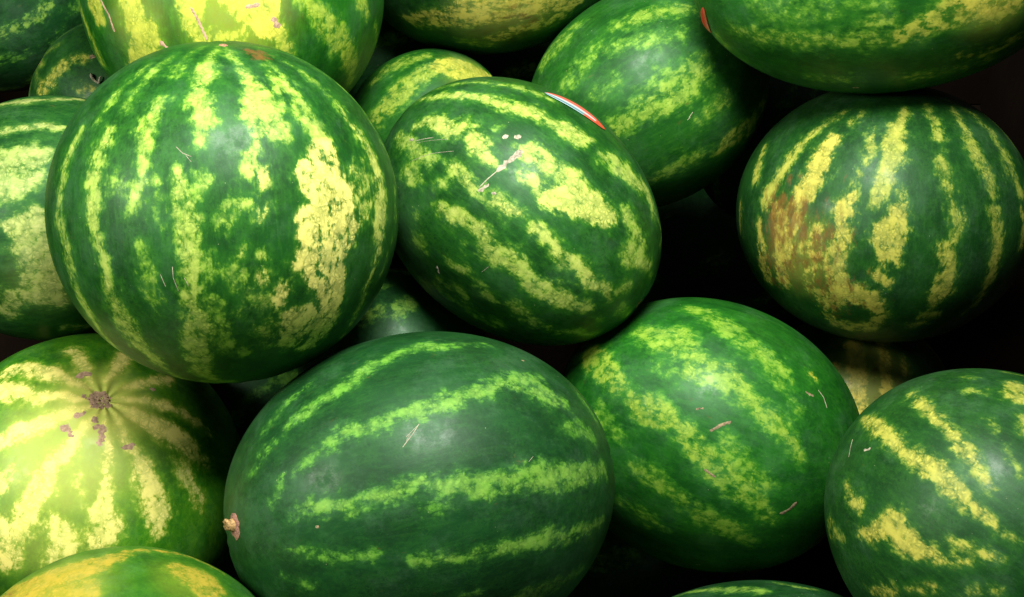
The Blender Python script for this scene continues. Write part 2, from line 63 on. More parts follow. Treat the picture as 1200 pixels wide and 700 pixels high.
'L': {'loc':[-0.4594,0.9343,0.4926],'rot':[[0.01391,0.13848,0.99027],[-0.69058,-0.71489,0.10967],[0.72312,-0.68539,0.08568]],'re':0.1222,'rp':0.1344,'face':[0.955,0.0,0.298],'stripes':[[1.14,0.4,[[265,-1141,-383,98],[345,-1160,-184,87],[394,-1154,80,87],[302,-1133,379,76],[143,-1108,545,65]]],[1.14,0.35,[[854,-865,-140,86],[855,-872,38,74],[813,-883,251,82],[774,-835,488,72]]],[1.045,0.2,[[1070,-563,-196,201],[1089,-553,46,192],[1049,-589,237,159],[1000,-597,405,95]]],[1.045,0.2,[[1174,-319,-123,141],[1169,-340,115,137],[1115,-414,307,91]]],[0.95,0.35,[[1220,41,50,149],[1205,19,221,177],[1174,9,370,132]]],[0.95,0.35,[[1191,244,138,210],[1142,334,304,210],[1062,507,361,155]]],[0.95,0.4,[[1079,556,151,206],[940,756,217,135],[1031,656,-26,117]]],[0.76,0.4,[[992,695,-174,157],[848,841,-281,98]]],[0.76,0.2,[[1204,201,-47,61]]],[0.57,0.7,[[587,1060,172,87],[494,1082,307,65]]]],'yellow':[[0.15,1076,558,165,377]],'russet':[],'marks':[]},
'M': {'loc':[-0.4042,0.6998,0.3756],'rot':[[0.05214,0.95247,0.30015],[-0.99796,0.03863,0.05079],[0.03678,-0.30219,0.95254]],'re':0.1464,'rp':0.142,'face':[0.532,-0.0,0.847],'stripes':[[1.32,0.9,[[102,-34,1416,41],[297,-121,1385,79],[486,-234,1320,106],[653,-331,1230,125],[803,-414,1117,125],[999,-512,912,130],[1208,-575,576,131]]],[1.32,0.9,[[78,-124,1413,51],[176,-283,1383,91],[270,-494,1311,112],[390,-807,1123,107],[455,-1071,862,119]]],[1.32,0.9,[[11,-191,1408,63],[-18,-596,1297,111],[-216,-981,1033,137]]],[1.2100000000000002,0.8,[[-108,-149,1409,54],[-294,-493,1306,108],[-454,-875,1050,126]]],[1.2100000000000002,0.8,[[132,0,1414,40],[452,105,1347,67],[699,125,1242,76],[921,131,1097,133],[1036,184,987,173],[1144,151,874,117]]],[1.2100000000000002,0.7,[[134,88,1411,40],[357,238,1358,78],[498,365,1287,97],[712,508,1139,127],[868,618,974,141],[951,637,885,82]]],[1.32,0.8,[[41,106,1416,52],[119,296,1386,113],[169,534,1312,146],[219,749,1201,130],[281,961,1035,80]]],[1.1,0.7,[[-35,111,1415,42],[-55,352,1377,75],[-85,666,1262,69],[-50,968,1064,63]]],[1.1,0.7,[[-146,-21,1413,43],[-357,45,1376,82],[-644,143,1267,98]]],[0.9900000000000001,0.7,[[-151,-125,1407,44],[-362,-209,1361,83],[-657,-345,1224,98]]],[0.9900000000000001,0.7,[[-137,129,1408,43],[-287,328,1356,82],[-414,558,1250,77]]],[0.66,0.4,[[406,685,1191,62],[517,843,1047,85],[630,951,890,89]]],[1.2100000000000002,0.6,[[1013,-261,993,67],[1087,-162,938,126],[1176,-156,832,158],[1245,-181,727,121]]],[0.8800000000000001,0.6,[[1064,-334,920,78]]],[1.1,0.8,[[1032,-683,759,126],[1182,-608,596,152]]],[1.1,0.8,[[726,-121,1227,57],[905,-52,1115,47]]],[0.9900000000000001,0.8,[[700,-681,1058,101],[795,-799,906,105]]]],'yellow':[[0.95,121,-38,1415,448],[0.66,530,-261,1299,666],[0.35,1022,-343,961,575]],'russet':[],'marks':[['blossom_scar',[[3,-40,1419]],106.4],['scar',[[-245,-261,1377],[-296,-172,1381]],36.8],['scar',[[-26,-189,1408],[0,-164,1411]],24.5],['scar',[[198,-222,1390],[159,-149,1404]],26.2],['scar',[[217,-61,1403],[232,-44,1401]],40.9],['scar',[[280,-37,1393],[293,37,1391],[359,18,1376]],36.8],['scar',[[364,40,1375],[435,22,1356]],32.7],['scar',[[307,-312,1355],[329,-259,1361]],32.7],['scar',[[360,-247,1355],[389,-221,1352]],24.5],['scar',[[436,228,1338],[395,304,1335]],32.7],['scar',[[-237,396,1348],[-236,419,1341]],24.5]]},
'N': {'loc':[-0.3134,0.4317,0.4343],'rot':[[0.55641,0.82862,-0.06163],[-0.82008,0.55958,0.11975],[0.13371,-0.01609,0.99089]],'re':0.1476,'rp':0.155,'face':[0.545,0.0,0.838],'stripes':[[1.1,1,[[-910,-357,1161,204],[-682,-94,1371,204],[-654,143,1381,204],[-606,365,1361,181],[-638,566,1265,113]]],[0.9,0.9,[[-422,-19,1485,224],[-333,223,1492,157]]],[1.1,0.8,[[-381,903,1159,91],[-249,941,1166,181],[-116,1028,1106,204],[45,1003,1137,146]]],[0.8,1,[[-720,648,1170,79],[-679,887,1014,68],[-593,1105,817,68],[-381,1237,747,57]]]],'yellow':[[0.7,-525,9,1449,460],[0.3,-156,921,1200,307]],'russet':[[0.4,-812,-216,1275,242]],'marks':[]},
'O': {'loc':[-0.4283,1.1471,0.4299],'rot':[[0.30632,0.49387,-0.8138],[-0.69925,0.69682,0.15968],[0.64593,0.52014,0.55878]],'re':0.1049,'rp':0.1101,'face':[0.998,-0.0,0.06],'stripes':[[0.9,0.5,[[558,-104,926,77],[635,53,874,97],[692,178,805,93],[746,271,720,67]]],[0.8,0.6,[[473,-245,948,112],[614,-158,877,86]]],[0.7,0.5,[[875,-33,606,62],[935,34,498,70]]]],'yellow':[],'russet':[],'marks':[['scar',[[763,318,677],[781,324,651]],30.7],['dried_tendril',[[876,145,586],[907,111,539],[938,107,479],[924,175,486]],14.4]]},
'R': {'loc':[0.3741,0.8641,0.2564],'rot':[[-0.25943,0.96345,-0.06677],[-0.94846,-0.24115,0.20561],[0.182,0.11667,0.97635]],'re':0.1076,'rp':0.1076,'face':[0.718,0.0,0.696],'stripes':[[1,1,[[147,-79,1063,129],[482,9,962,135],[739,12,781,131]]],[1,1,[[75,221,1050,101],[424,263,953,99],[680,297,778,96]]],[0.8,1,[[404,-265,961,100],[648,-147,846,85]]],[0.5,0.8,[[140,449,967,57],[489,502,816,61]]]],'yellow':[[0.55,470,85,964,415]],'russet':[[0.3,470,85,964,561]],'marks':[]},
'S': {'loc':[-0.1206,0.8454,0.3715],'rot':[[-0.24868,0.64806,0.71985],[-0.76407,-0.58801,0.26541],[0.59527,-0.48401,0.64139]],'re':0.0979,'rp':0.0979,'face':[0.904,-0.0,0.427],'stripes':[[0.8,0.1,[[721,-514,418,96],[643,-437,595,134],[524,-337,755,118]]],[0.5,0,[[491,-738,416,68],[381,-640,635,69]]]],'yellow':[],'russet':[],'marks':[]},
'Q': {'loc':[0.2829,1.2666,0.0353],'rot':[[-0.17013,0.33861,0.92542],[-0.63784,-0.75368,0.15851],[0.75114,-0.5633,0.34421]],'re':0.1331,'rp':0.1331,'face':[1.0,-0.0,0.031],'stripes':[[0.5,0.1,[[1297,123,-274,97],[1320,45,165,95]]]],'yellow':[],'russet':[],'marks':[]},
'P': {'loc':[-0.6435,1.4196,0.3697],'rot':[[-0.04362,0.37643,0.92542],[-0.85771,-0.48908,0.15851],[0.51228,-0.78683,0.34421]],'re':0.1217,'rp':0.1339,'face':[0.917,0.0,0.398],'stripes':[[0.6,0.2,[[1146,397,117,93],[1097,378,405,101],[992,350,674,90],[898,292,846,68]]]],'yellow':[],'russet':[],'marks':[]},
'T': {'loc':[0.2229,0.4615,0.2785],'rot':[[-0.04592,0.13138,0.99027],[-0.32374,-0.93977,0.10967],[0.94503,-0.31555,0.08568]],'re':0.1649,'rp':0.1897,'face':[0.993,0.0,-0.117],'stripes':[[1,0.15,[[356,-1558,-470,58],[490,-1554,-291,81],[659,-1511,-79,104],[767,-1449,207,104]]],[0.8,0.3,[[496,-1539,374,46],[565,-1474,548,58],[578,-1409,728,58]]]],'yellow':[],'russet':[],'marks':[]},
'V': {'loc':[0.0126,1.2596,0.3258],'rot':[[0.04165,0.33948,0.93969],[-0.70125,-0.66001,0.26952],[0.7117,-0.67018,0.21057]],'re':0.1101,'rp':0.1101,'face':[0.999,0.0,-0.052],'stripes':[[0.6,0.2,[[1008,-423,-131,88],[1004,-415,181,100]]]],'yellow':[],'russet':[],'marks':[]},
'W': {'loc':[0.302,1.1568,0.3689],'rot':[[-0.24216,0.91546,0.32139],[-0.78805,-0.37882,0.48526],[0.56599,-0.13576,0.81316]],'re':0.0911,'rp':0.0957,'face':[0.983,-0.0,0.184],'stripes':[],'yellow':[],'russet':[],'marks':[]},
'Z': {'loc':[-0.1766,1.2645,0.4135],'rot':[[-0.13485,0.20301,0.96985],[-0.7662,-0.642,0.02785],[0.62829,-0.73934,0.24212]],'re':0.0989,'rp':0.1038,'face':[0.971,0.0,0.241],'stripes':[],'yellow':[],'russet':[],'marks':[]},
'U': {'loc':[-0.2732,0.8629,0.275],'rot':[[-0.28113,0.50862,0.8138],[-0.73335,-0.66083,0.15968],[0.619,-0.55191,0.55878]],'re':0.0833,'rp':0.0875,'face':[0.86,-0.0,0.511],'stripes':[],'yellow':[],'russet':[],'marks':[]},
'X': {'loc':[-0.3381,0.837,0.0789],'rot':[[-0.0709,0.8799,0.46985],[-0.85165,-0.29862,0.43071],[0.51929,-0.36961,0.77054]],'re':0.1211,'rp':0.1272,'face':[0.841,0.0,0.542],'stripes':[],'yellow':[],'russet':[],'marks':[]},
'Y': {'loc':[0.1358,0.7627,0.1334],'rot':[[-0.20004,0.13921,0.96985],[-0.47651,-0.87873,0.02785],[0.85611,-0.45657,0.24212]],'re':0.1195,'rp':0.1255,'face':[0.993,0.0,0.119],'stripes':[],'yellow':[],'russet':[],'marks':[]},
}

# ------------------------------------------------------------------ small helpers
def tag(o, label=None, cat=None, group=None, kind=None):
    if label: o['label'] = label
    if cat: o['category'] = cat
    if group: o['group'] = group
    if kind: o['kind'] = kind
    return o


def link_mesh(name, me, mat, parent=None, smooth=True):
    o = bpy.data.objects.new(name, me)
    C.objects.link(o)
    if mat: me.materials.append(mat)
    if smooth and len(me.polygons):
        me.polygons.foreach_set('use_smooth', np.ones(len(me.polygons), dtype=bool))
    if parent: o.parent = parent
    return o


class NT:
    """Terse node-tree builder."""
    def __init__(self, name):
        self.mat = bpy.data.materials.new(name)
        self.mat.use_nodes = True
        self.t = self.mat.node_tree
        self.bsdf = self.t.nodes['Principled BSDF']

    def n(self, kind, **kw):
        nd = self.t.nodes.new(kind)
        for k, v in kw.items(): setattr(nd, k, v)
        return nd

    def put(self, sock, v):
        if isinstance(v, bpy.types.NodeSocket): self.t.links.new(v, sock)
        elif v is not None:
            sock.default_value = tuple(v) + (1,) if isinstance(v, (tuple, list)) and sock.type == 'RGBA' and len(v) == 3 else v

    def math(self, op, a, b=None, c=None, clamp=False):
        nd = self.n('ShaderNodeMath', operation=op, use_clamp=clamp)
        self.put(nd.inputs[0], a); self.put(nd.inputs[1], b)
        if c is not None: self.put(nd.inputs[2], c)
        return nd.outputs[0]

    def mix(self, f, a, b, blend='MIX'):
        nd = self.n('ShaderNodeMix', data_type='RGBA', blend_type=blend)
        self.put(nd.inputs['Factor'], f)
        self.put(nd.inputs['A'] if False else nd.inputs[6], a)
        self.put(nd.inputs[7], b)
        return nd.outputs[2]

    def step(self, v, lo, hi, a=0.0, b=1.0):
        nd = self.n('ShaderNodeMapRange', interpolation_type='SMOOTHSTEP')
        self.put(nd.inputs['Value'], v)
        nd.inputs['From Min'].default_value = lo; nd.inputs['From Max'].default_value = hi
        nd.inputs['To Min'].default_value = a; nd.inputs['To Max'].default_value = b
        return nd.outputs[0]

    def noise(self, vec, scale, detail=3.0, rough=0.55, dist=0.0):
        nd = self.n('ShaderNodeTexNoise')
        self.put(nd.inputs['Vector'], vec)
        nd.inputs['Scale'].default_value = scale; nd.inputs['Detail'].default_value = detail
        nd.inputs['Roughness'].default_value = rough; nd.inputs['Distortion'].default_value = dist
        return nd.outputs['Fac']

    def vor(self, vec, scale, feature='F1', rand=1.0):
        nd = self.n('ShaderNodeTexVoronoi', feature=feature)
        self.put(nd.inputs['Vector'], vec)
        nd.inputs['Scale'].default_value = scale; nd.inputs['Randomness'].default_value = rand
        return nd.outputs['Distance']

    def attr(self, name):
        return self.n('ShaderNodeAttribute', attribute_name=name).outputs['Fac']

    def coords(self, offset, scale=(1, 1, 1)):
        tc = self.n('ShaderNodeTexCoord')
        mp = self.n('ShaderNodeMapping')
        self.put(mp.inputs['Vector'], tc.outputs['Object'])
        mp.inputs['Location'].default_value = offset
        mp.inputs['Scale'].default_value = scale
        return mp.outputs['Vector']


def plain(name, col, rough=0.7, bump=0.0, scale=300.0, var=0.25):
    m = NT(name)
    v = m.coords((0, 0, 0))
    f = m.noise(v, scale, 4)
    f2 = m.noise(v, scale * .13, 3)
    dark = tuple(c * (1 - var) for c in col); lite = tuple(min(1, c * (1 + var)) for c in col)
    m.put(m.bsdf.inputs['Base Color'], m.mix(m.step(m.math('ADD', m.math('MULTIPLY', f, .6), m.math('MULTIPLY', f2, .4)), .35, .65), dark, lite))
    m.bsdf.inputs['Roughness'].default_value = rough
    if bump:
        b = m.n('ShaderNodeBump'); b.inputs['Strength'].default_value = bump; b.inputs['Distance'].default_value = .001
        m.put(b.inputs['Height'], f); m.put(m.bsdf.inputs['Normal'], b.outputs[0])
    return m.mat


# ------------------------------------------------------------------ rind material
def rind_material(seed, pal, edge=1.0, soft=0.0):
    """dark ground + pale broken stripes.  'stripe' (mm-based signed field), 'yellow' (ground spot), 'russet' are the
    melon's own markings stored on its mesh; all mottling comes from noise in the melon's own space."""
    dark, dark2, mid, lime, pale, yell = pal
    rnd = random.Random(seed)
    off = tuple(rnd.uniform(-9, 9) for _ in range(3))
    m = NT('rind')
    v = m.coords(off)
    vs = m.coords(off, (1, 1, .45))                     # drawn out along the fruit
    S, Yl, Sp, Ru = m.attr('stripe'), m.attr('yellow'), m.attr('spot'), m.attr('russet')
    n1 = m.noise(m.coords(off, (1, 1, .7)), 62, 3, .55)
    n2 = m.noise(m.coords(off, (1, 1, .42)), 230, 4, .62)
    n3 = m.noise(vs, 420, 3, .6)
    # warped coordinates so that the lobes are irregular
    nv = m.n('ShaderNodeTexNoise'); m.put(nv.inputs['Vector'], v); nv.inputs['Scale'].default_value = 130; nv.inputs['Detail'].default_value = 2
    wv = m.n('ShaderNodeVectorMath', operation='MULTIPLY_ADD')
    m.put(wv.inputs[0], nv.outputs['Color']); wv.inputs[1].default_value = (.009, .009, .009); m.put(wv.inputs[2], v)
    lob = m.vor(wv.outputs[0], 118)                     # 8 mm lobes
    crack = m.vor(wv.outputs[0], 115, 'DISTANCE_TO_EDGE')
    fine = m.vor(wv.outputs[0], 235, 'DISTANCE_TO_EDGE')
    # threshold field: coarse blotches, 8 mm lobes, then feathering down to about a millimetre; calmer towards the ends
    rg = m.attr('ragged')
    n4 = m.noise(v, 380, 4, .7)
    w = m.math('MULTIPLY', m.math('SUBTRACT', n1, .5), 2.0 * edge)
    w = m.math('ADD', w, m.math('MULTIPLY', m.math('SUBTRACT', .40, lob), 1.35 * edge))
    w = m.math('ADD', w, m.math('MULTIPLY', m.math('SUBTRACT', n2, .5), 2.7 * edge))
    w = m.math('ADD', w, m.math('MULTIPLY', m.math('SUBTRACT', n3, .5), 1.2 * edge))
    w = m.math('ADD', w, m.math('MULTIPLY', m.math('SUBTRACT', n4, .5), 1.5 * edge))
    t = m.math('ADD', S, m.math('MULTIPLY', w, rg))
    L = m.step(t, -.38 - soft, .70 + soft)
    core = m.step(t, .25, 1.35)
    halo = m.step(t, -1.3 - soft, .2)
    # fine green netting left inside the pale areas
    lines = m.math('MAXIMUM', m.step(crack, .02, .19, 1, 0), m.math('MULTIPLY', m.step(fine, .03, .30, 1, 0), .8))
    net = m.math('MULTIPLY', lines, m.step(m.noise(v, 70, 3), .33, .56))
    net = m.math('MULTIPLY', net, m.math('SUBTRACT', 1.0, m.math('MULTIPLY', core, .45)))
    # ground colour: cloudy dark green with streaks
    cloud = m.noise(vs, 34, 4, .6)
    streak = m.noise(m.coords(off, (1, 1, .16)), 260, 3, .6)
    fleck = m.step(m.noise(v, 520, 2, .6), .55, .75)
    g = m.mix(m.step(cloud, .36, .66), dark, dark2)
    g = m.mix(m.math('MULTIPLY', m.step(streak, .45, .75), .26), g, mid)
    g = m.mix(m.math('MULTIPLY', fleck, .22), g, mid)
    g = m.mix(m.math('MULTIPLY', m.math('MULTIPLY', lines, m.step(n1, .40, .60)), .24), g, mid)
    g = m.mix(m.math('MULTIPLY', halo, .36), g, mid)
    gy = tuple(.42 * a + .58 * b for a, b in zip(mid, yell))
    g = m.mix(m.math('MULTIPLY', Sp, .82), g, gy)
    # pale colour
    p = m.mix(core, lime, pale)
    p = m.mix(m.math('MULTIPLY', m.step(n2, .36, .60), .6), p, lime)
    p = m.mix(m.math('MULTIPLY', m.step(n3, .45, .72), .35), p, mid)
    p = m.mix(m.math('MULTIPLY', Yl, m.step(t, -.1, .7)), p, yell)
    col = m.mix(m.math('MULTIPLY', L, m.math('SUBTRACT', 1.0, m.math('MULTIPLY', net, .85))), g, p)
    # russet / bruised skin
    rm = m.step(m.math('ADD', m.math('MULTIPLY', Ru, 1.25), m.math('MULTIPLY', m.math('SUBTRACT', m.noise(vs, 110, 5, .68), .5), 3.0)), .42, 1.15)
    col = m.mix(m.math('MULTIPLY', rm, .84), col, m.mix(n2, (.075, .032, .007), (.21, .10, .016)))
    # tiny pale lenticels and dust specks
    spk = m.step(m.vor(v, 150), .035, .075, 1, 0)
    spk = m.math('MULTIPLY', spk, m.step(m.noise(v, 40, 1), .56, .64))
    col = m.mix(m.math('MULTIPLY', spk, .55), col, (.42, .46, .26))
    # waxy bloom: thin dusty film in patches
    blm = m.math('MULTIPLY', m.step(m.noise(v, 16, 8, .78), .46, .66), 0.07)
    col = m.mix(blm, col, (.22, .42, .26))
    m.put(m.bsdf.inputs['Base Color'], col)
    ro = m.math('ADD', m.math('ADD', 0.32, m.math('MULTIPLY', m.noise(v, 34, 7, .78), .34)), m.math('MULTIPLY', L, .05))
    m.put(m.bsdf.inputs['Roughness'], m.math('ADD', ro, m.math('MULTIPLY', rm, .2)))
    m.bsdf.inputs['Specular IOR Level'].default_value = 0.3
    m.bsdf.inputs['Specular Tint'].default_value = (.70, 1, .76, 1)
    m.put(m.bsdf.inputs['Coat Weight'], m.step(m.noise(v, 60, 6, .75), .42, .68, .0, .13))
    m.bsdf.inputs['Coat Roughness'].default_value = .2
    h = m.math('ADD', m.math('MULTIPLY', m.noise(v, 95, 3), .55), m.math('MULTIPLY', n2, .3))
    h = m.math('ADD', h, m.math('MULTIPLY', L, .12))
    b = m.n('ShaderNodeBump'); b.inputs['Strength'].default_value = .22; b.inputs['Distance'].default_value = .0012
    m.put(b.inputs['Height'], h); m.put(m.bsdf.inputs['Normal'], b.outputs[0])
    return m.mat


# palettes: dark ground, second ground, mid green, lime, pale centre, ground-spot yellow
P_STD = ((0.0051, 0.0425, 0.0051), (0.0085, 0.0697, 0.0085), (.034, .175, .012), (.17, .36, .026), (.46, .57, .12), (.82, .77, .19))
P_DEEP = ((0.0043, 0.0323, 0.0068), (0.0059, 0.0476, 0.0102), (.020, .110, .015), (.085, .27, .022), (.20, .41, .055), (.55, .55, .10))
P_GRASS = ((0.0051, 0.0638, 0.0043), (0.0102, 0.1037, 0.0059), (.036, .215, .010), (.17, .38, .018), (.38, .54, .060), (.74, .68, .09))
P_YELL = ((0.0153, 0.1062, 0.0051), (0.0340, 0.1785, 0.0068), (.14, .37, .012), (.52, .58, .09), (.88, .82, .36), (.92, .82, .22))
P_BUFF = ((0.0043, 0.0340, 0.0051), (0.0068, 0.0493, 0.0076), (.026, .125, .012), (.17, .28, .026), (.40, .44, .080), (.56, .48, .08))
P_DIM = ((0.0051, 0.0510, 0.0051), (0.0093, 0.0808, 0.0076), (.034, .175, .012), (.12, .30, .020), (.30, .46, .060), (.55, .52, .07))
P_MUST = ((0.0136, 0.0850, 0.0051), (0.0255, 0.1275, 0.0068), (.06, .21, .010), (.22, .28, .020), (.37, .35, .05), (.42, .32, .035))
P_LEAF = ((0.0043, 0.0578, 0.0051), (0.0085, 0.0935, 0.0068), (.030, .200, .011), (.11, .31, .018), (.27, .45, .050), (.60, .56, .06))
P_PALE = ((0.0051, 0.0442, 0.0076), (0.0085, 0.0638, 0.0102), (.042, .170, .020), (.19, .35, .050), (.46, .54, .19), (.60, .56, .18))

# ------------------------------------------------------------------ melon geometry
class Shape:
    def __init__(self, re, rp, seed):
        r = random.Random(seed)
        self.re, self.rp = re, rp
        self.low = [(r.uniform(0, 6.28), r.uniform(0, 6.28), r.uniform(.5, 1)) for _ in range(4)]
        self.ribs = r.choice((9, 10, 11)); self.ph = r.uniform(0, 6.28)

    def pos(self, lon, lat):
        cl = np.cos(lat)
        k = 1 + .008 * np.sin(3 * lon + self.low[3][0]) * cl ** 2 * .5 + .010 * (self.low[3][2] - .75) * 4 * np.sin(lat) * .6 + .0095 * (np.sin(lon + self.low[0][0]) * cl * self.low[0][2] + np.sin(2 * lon + self.low[1][0]) * cl ** 2 * self.low[1][2]
                         + np.sin(2 * lat + self.low[2][0]) * self.low[2][2] * .6) + .0016 * np.cos(self.ribs * lon + self.ph) * cl ** 1.5
        ang = np.pi / 2 - np.abs(lat)
        k = k - .016 * np.exp(-(ang / .10) ** 2) - .006 * np.exp(-(ang / .28) ** 2) * (1 + .6 * np.cos(self.ribs * lon + self.ph))
        return np.stack([self.re * k * cl * np.cos(lon), self.re * k * cl * np.sin(lon), self.rp * k * np.sin(lat)], -1)

    def normal(self, p):
        n = np.asarray(p) / np.array([self.re ** 2, self.re ** 2, self.rp ** 2])
        return n / np.linalg.norm(n, axis=-1, keepdims=True)

    def drape(self, p, off=0.0):
        """nearest surface point for points p (n,3) given about on the ellipsoid"""
        p = np.asarray(p, float)
        lon = np.arctan2(p[..., 1], p[..., 0])
        lat = np.arctan2(p[..., 2] / self.rp, np.hypot(p[..., 0], p[..., 1]) / self.re)
        q = self.pos(lon, lat)
        return q + self.normal(q) * off


def seg_field(V, row):
    """(halfwidth - distance) in metres to a polyline whose points carry a half-width"""
    R = np.array(row, float) * 1e-4
    if len(R) == 1:
        return R[0, 3] - np.linalg.norm(V - R[0, :3], axis=1)
    best = np.full(len(V), -1.0)
    for a, b in zip(R[:-1], R[1:]):
        d = b[:3] - a[:3]
        u = np.clip(((V - a[:3]) @ d) / max(d @ d, 1e-12), 0, 1)
        dist = np.linalg.norm(V - a[:3] - u[:, None] * d, axis=1)
        best = np.maximum(best, a[3] + u * (b[3] - a[3]) - dist)
    return best


def wobble(V, seed, scale):
    r = np.random.RandomState(seed)
    out = np.zeros(len(V))
    for _ in range(7):
        k = r.normal(size=3) * scale
        out += np.sin(V @ k + r.uniform(0, 6.28))
    return out / 2.6


def rind_mesh(d, sh, seed, dense, wide):
    nl, nt = (288, 168) if dense else (144, 84)
    lat = np.linspace(-np.pi / 2, np.pi / 2, nt + 1)[1:-1]
    lon = np.linspace(0, 2 * np.pi, nl, endpoint=False)
    LO, LA = np.meshgrid(lon, lat)
    V = sh.pos(LO.ravel(), LA.ravel())
    south = sh.pos(np.array([0.]), np.array([-np.pi / 2 + 1e-6])); north = sh.pos(np.array([0.]), np.array([np.pi / 2 - 1e-6]))
    n = len(V)
    V = np.vstack([V, south, north])
    i = np.arange(nt - 2)[:, None] * nl + np.arange(nl)[None]
    j = np.arange(nt - 2)[:, None] * nl + (np.arange(nl)[None] + 1) % nl
    quads = np.stack([i, j, j + nl, i + nl], -1).reshape(-1, 4)
    a = np.arange(nl); b = (a + 1) % nl; top = (nt - 2) * nl
    tris = np.vstack([np.stack([np.full(nl, n), b, a], -1), np.stack([np.full(nl, n + 1), top + a, top + b], -1)])
    me = bpy.data.meshes.new('rind')
    me.vertices.add(len(V)); me.vertices.foreach_set('co', V.ravel())
    me.loops.add(quads.size + tris.size)
    me.loops.foreach_set('vertex_index', np.concatenate([quads.ravel(), tris.ravel()]).astype(np.int32))
    me.polygons.add(len(quads) + len(tris))
    st = np.concatenate([np.arange(len(quads)) * 4, quads.size + np.arange(len(tris)) * 3])
    me.polygons.foreach_set('loop_start', st.astype(np.int32))
    me.update(calc_edges=True)
    # --- markings
    MM = 170.0                                          # field units per metre
    U = V / np.array([sh.re, sh.re, sh.rp])
    U = U / np.linalg.norm(U, axis=1, keepdims=True)
    Vw = V + np.stack([wobble(V, seed + q, 150) for q in range(3)], -1) * .0016
    stripe = np.full(len(V), -2.2); yellow = np.zeros(len(V)); rus = np.zeros(len(V)); spot = np.zeros(len(V))
    for cap, ye, row in d['stripes']:
        f = np.minimum(seg_field(Vw, row) * MM, cap * 1.2 - .2)
        stripe = np.maximum(stripe, f)
        yellow = np.maximum(yellow, ye * np.clip(f * 1.4 + .3, 0, 1))
    for s, x, y, z, r in d['yellow']:
        q = np.linalg.norm(Vw - np.array([x, y, z]) * 1e-4, axis=1) / (r * 1e-4)
        spot = np.maximum(spot, s * np.clip(1.6 - q, 0, 1.15) / 1.15 * np.clip((1.6 - q) / .9, 0, 1))
    for s, x, y, z, r in d['russet']:
        q = np.linalg.norm(Vw - np.array([x, y, z]) * 1e-4, axis=1) / (r * 1e-4)
        rus = np.maximum(rus, s * np.clip(1.4 - q, 0, 1))
    yellow = np.maximum(yellow, spot)
    # the rest of the skin, on the sides the traced markings do not reach: regular stripes along the meridians
    rs = np.random.RandomState(seed)
    lonv = np.arctan2(V[:, 1], V[:, 0]); latv = np.arctan2(U[:, 2], np.hypot(U[:, 0], U[:, 1]))
    ns = sh.ribs + 1
    gen = np.full(len(V), -2.2)
    cosl = np.maximum(np.cos(latv), .02)
    for k in range(ns):
        c = 2 * np.pi * (k + rs.uniform(-.18, .18)) / ns
        w = rs.uniform(.006, .012) * wide
        dl = (lonv - c - .09 * wobble(V, seed + 31 + k, 45) + np.pi) % (2 * np.pi) - np.pi
        gen = np.maximum(gen, (w * cosl ** .6 - np.abs(dl) * sh.re * cosl) * MM + .5 * wobble(V, seed + 77 + k, 70))
    gen = np.minimum(gen, .95)
    face = U @ np.array(d['face'])
    back = np.clip((d.get('reach', .12) - face) / .12, 0, 1)
    stripe = np.where(back > 0, np.maximum(stripe, gen - 2.5 * (1 - back)), stripe)
    ragged = np.clip(np.cos(latv) / .72, .22, 1.0)
    for nm, arr in (('ragged', ragged), ('stripe', stripe), ('yellow', yellow), ('spot', spot), ('russet', rus)):
        at = me.attributes.new(nm, 'FLOAT', 'POINT')
        at.data.foreach_set('value', arr.astype(np.float32))
    return me


# ------------------------------------------------------------------ small parts that sit on a rind
M_SCAR = plain('corky_scar', (.22, .165, .09), .8, .6, 420, .6)
M_SCAR_ROSE = plain('rosy_scar', (.44, .29, .19), .8, .5, 420, .35)
M_SCAR_PALE = plain('pale_scar', (.35, .31, .22), .75, .5, 420, .45)
M_DARK = plain('dark_cork', (.10, .045, .03), .85, .5, 900, .4)
M_STEM = plain('dry_stem', (.30, .19, .07), .8, .8, 500, .6)
M_STEM_BASE = plain('stem_cork', (.26, .13, .09), .85, .8, 600, .5)
M_DIMPLE = plain('blossom_cork', (.34, .17, .09), .85, .6, 800, .45)


def frame_at(sh, p):
    n = sh.normal(p)
    a = np.cross(n, [0.3, 0.2, .93]); a /= np.linalg.norm(a)
    return n, a, np.cross(n, a)


def mesh_from(verts, faces, name):
    me = bpy.data.meshes.new(name)
    me.from_pydata([tuple(v) for v in verts], [], [tuple(int(i) for i in f) for f in faces])
    me.update()
    return me


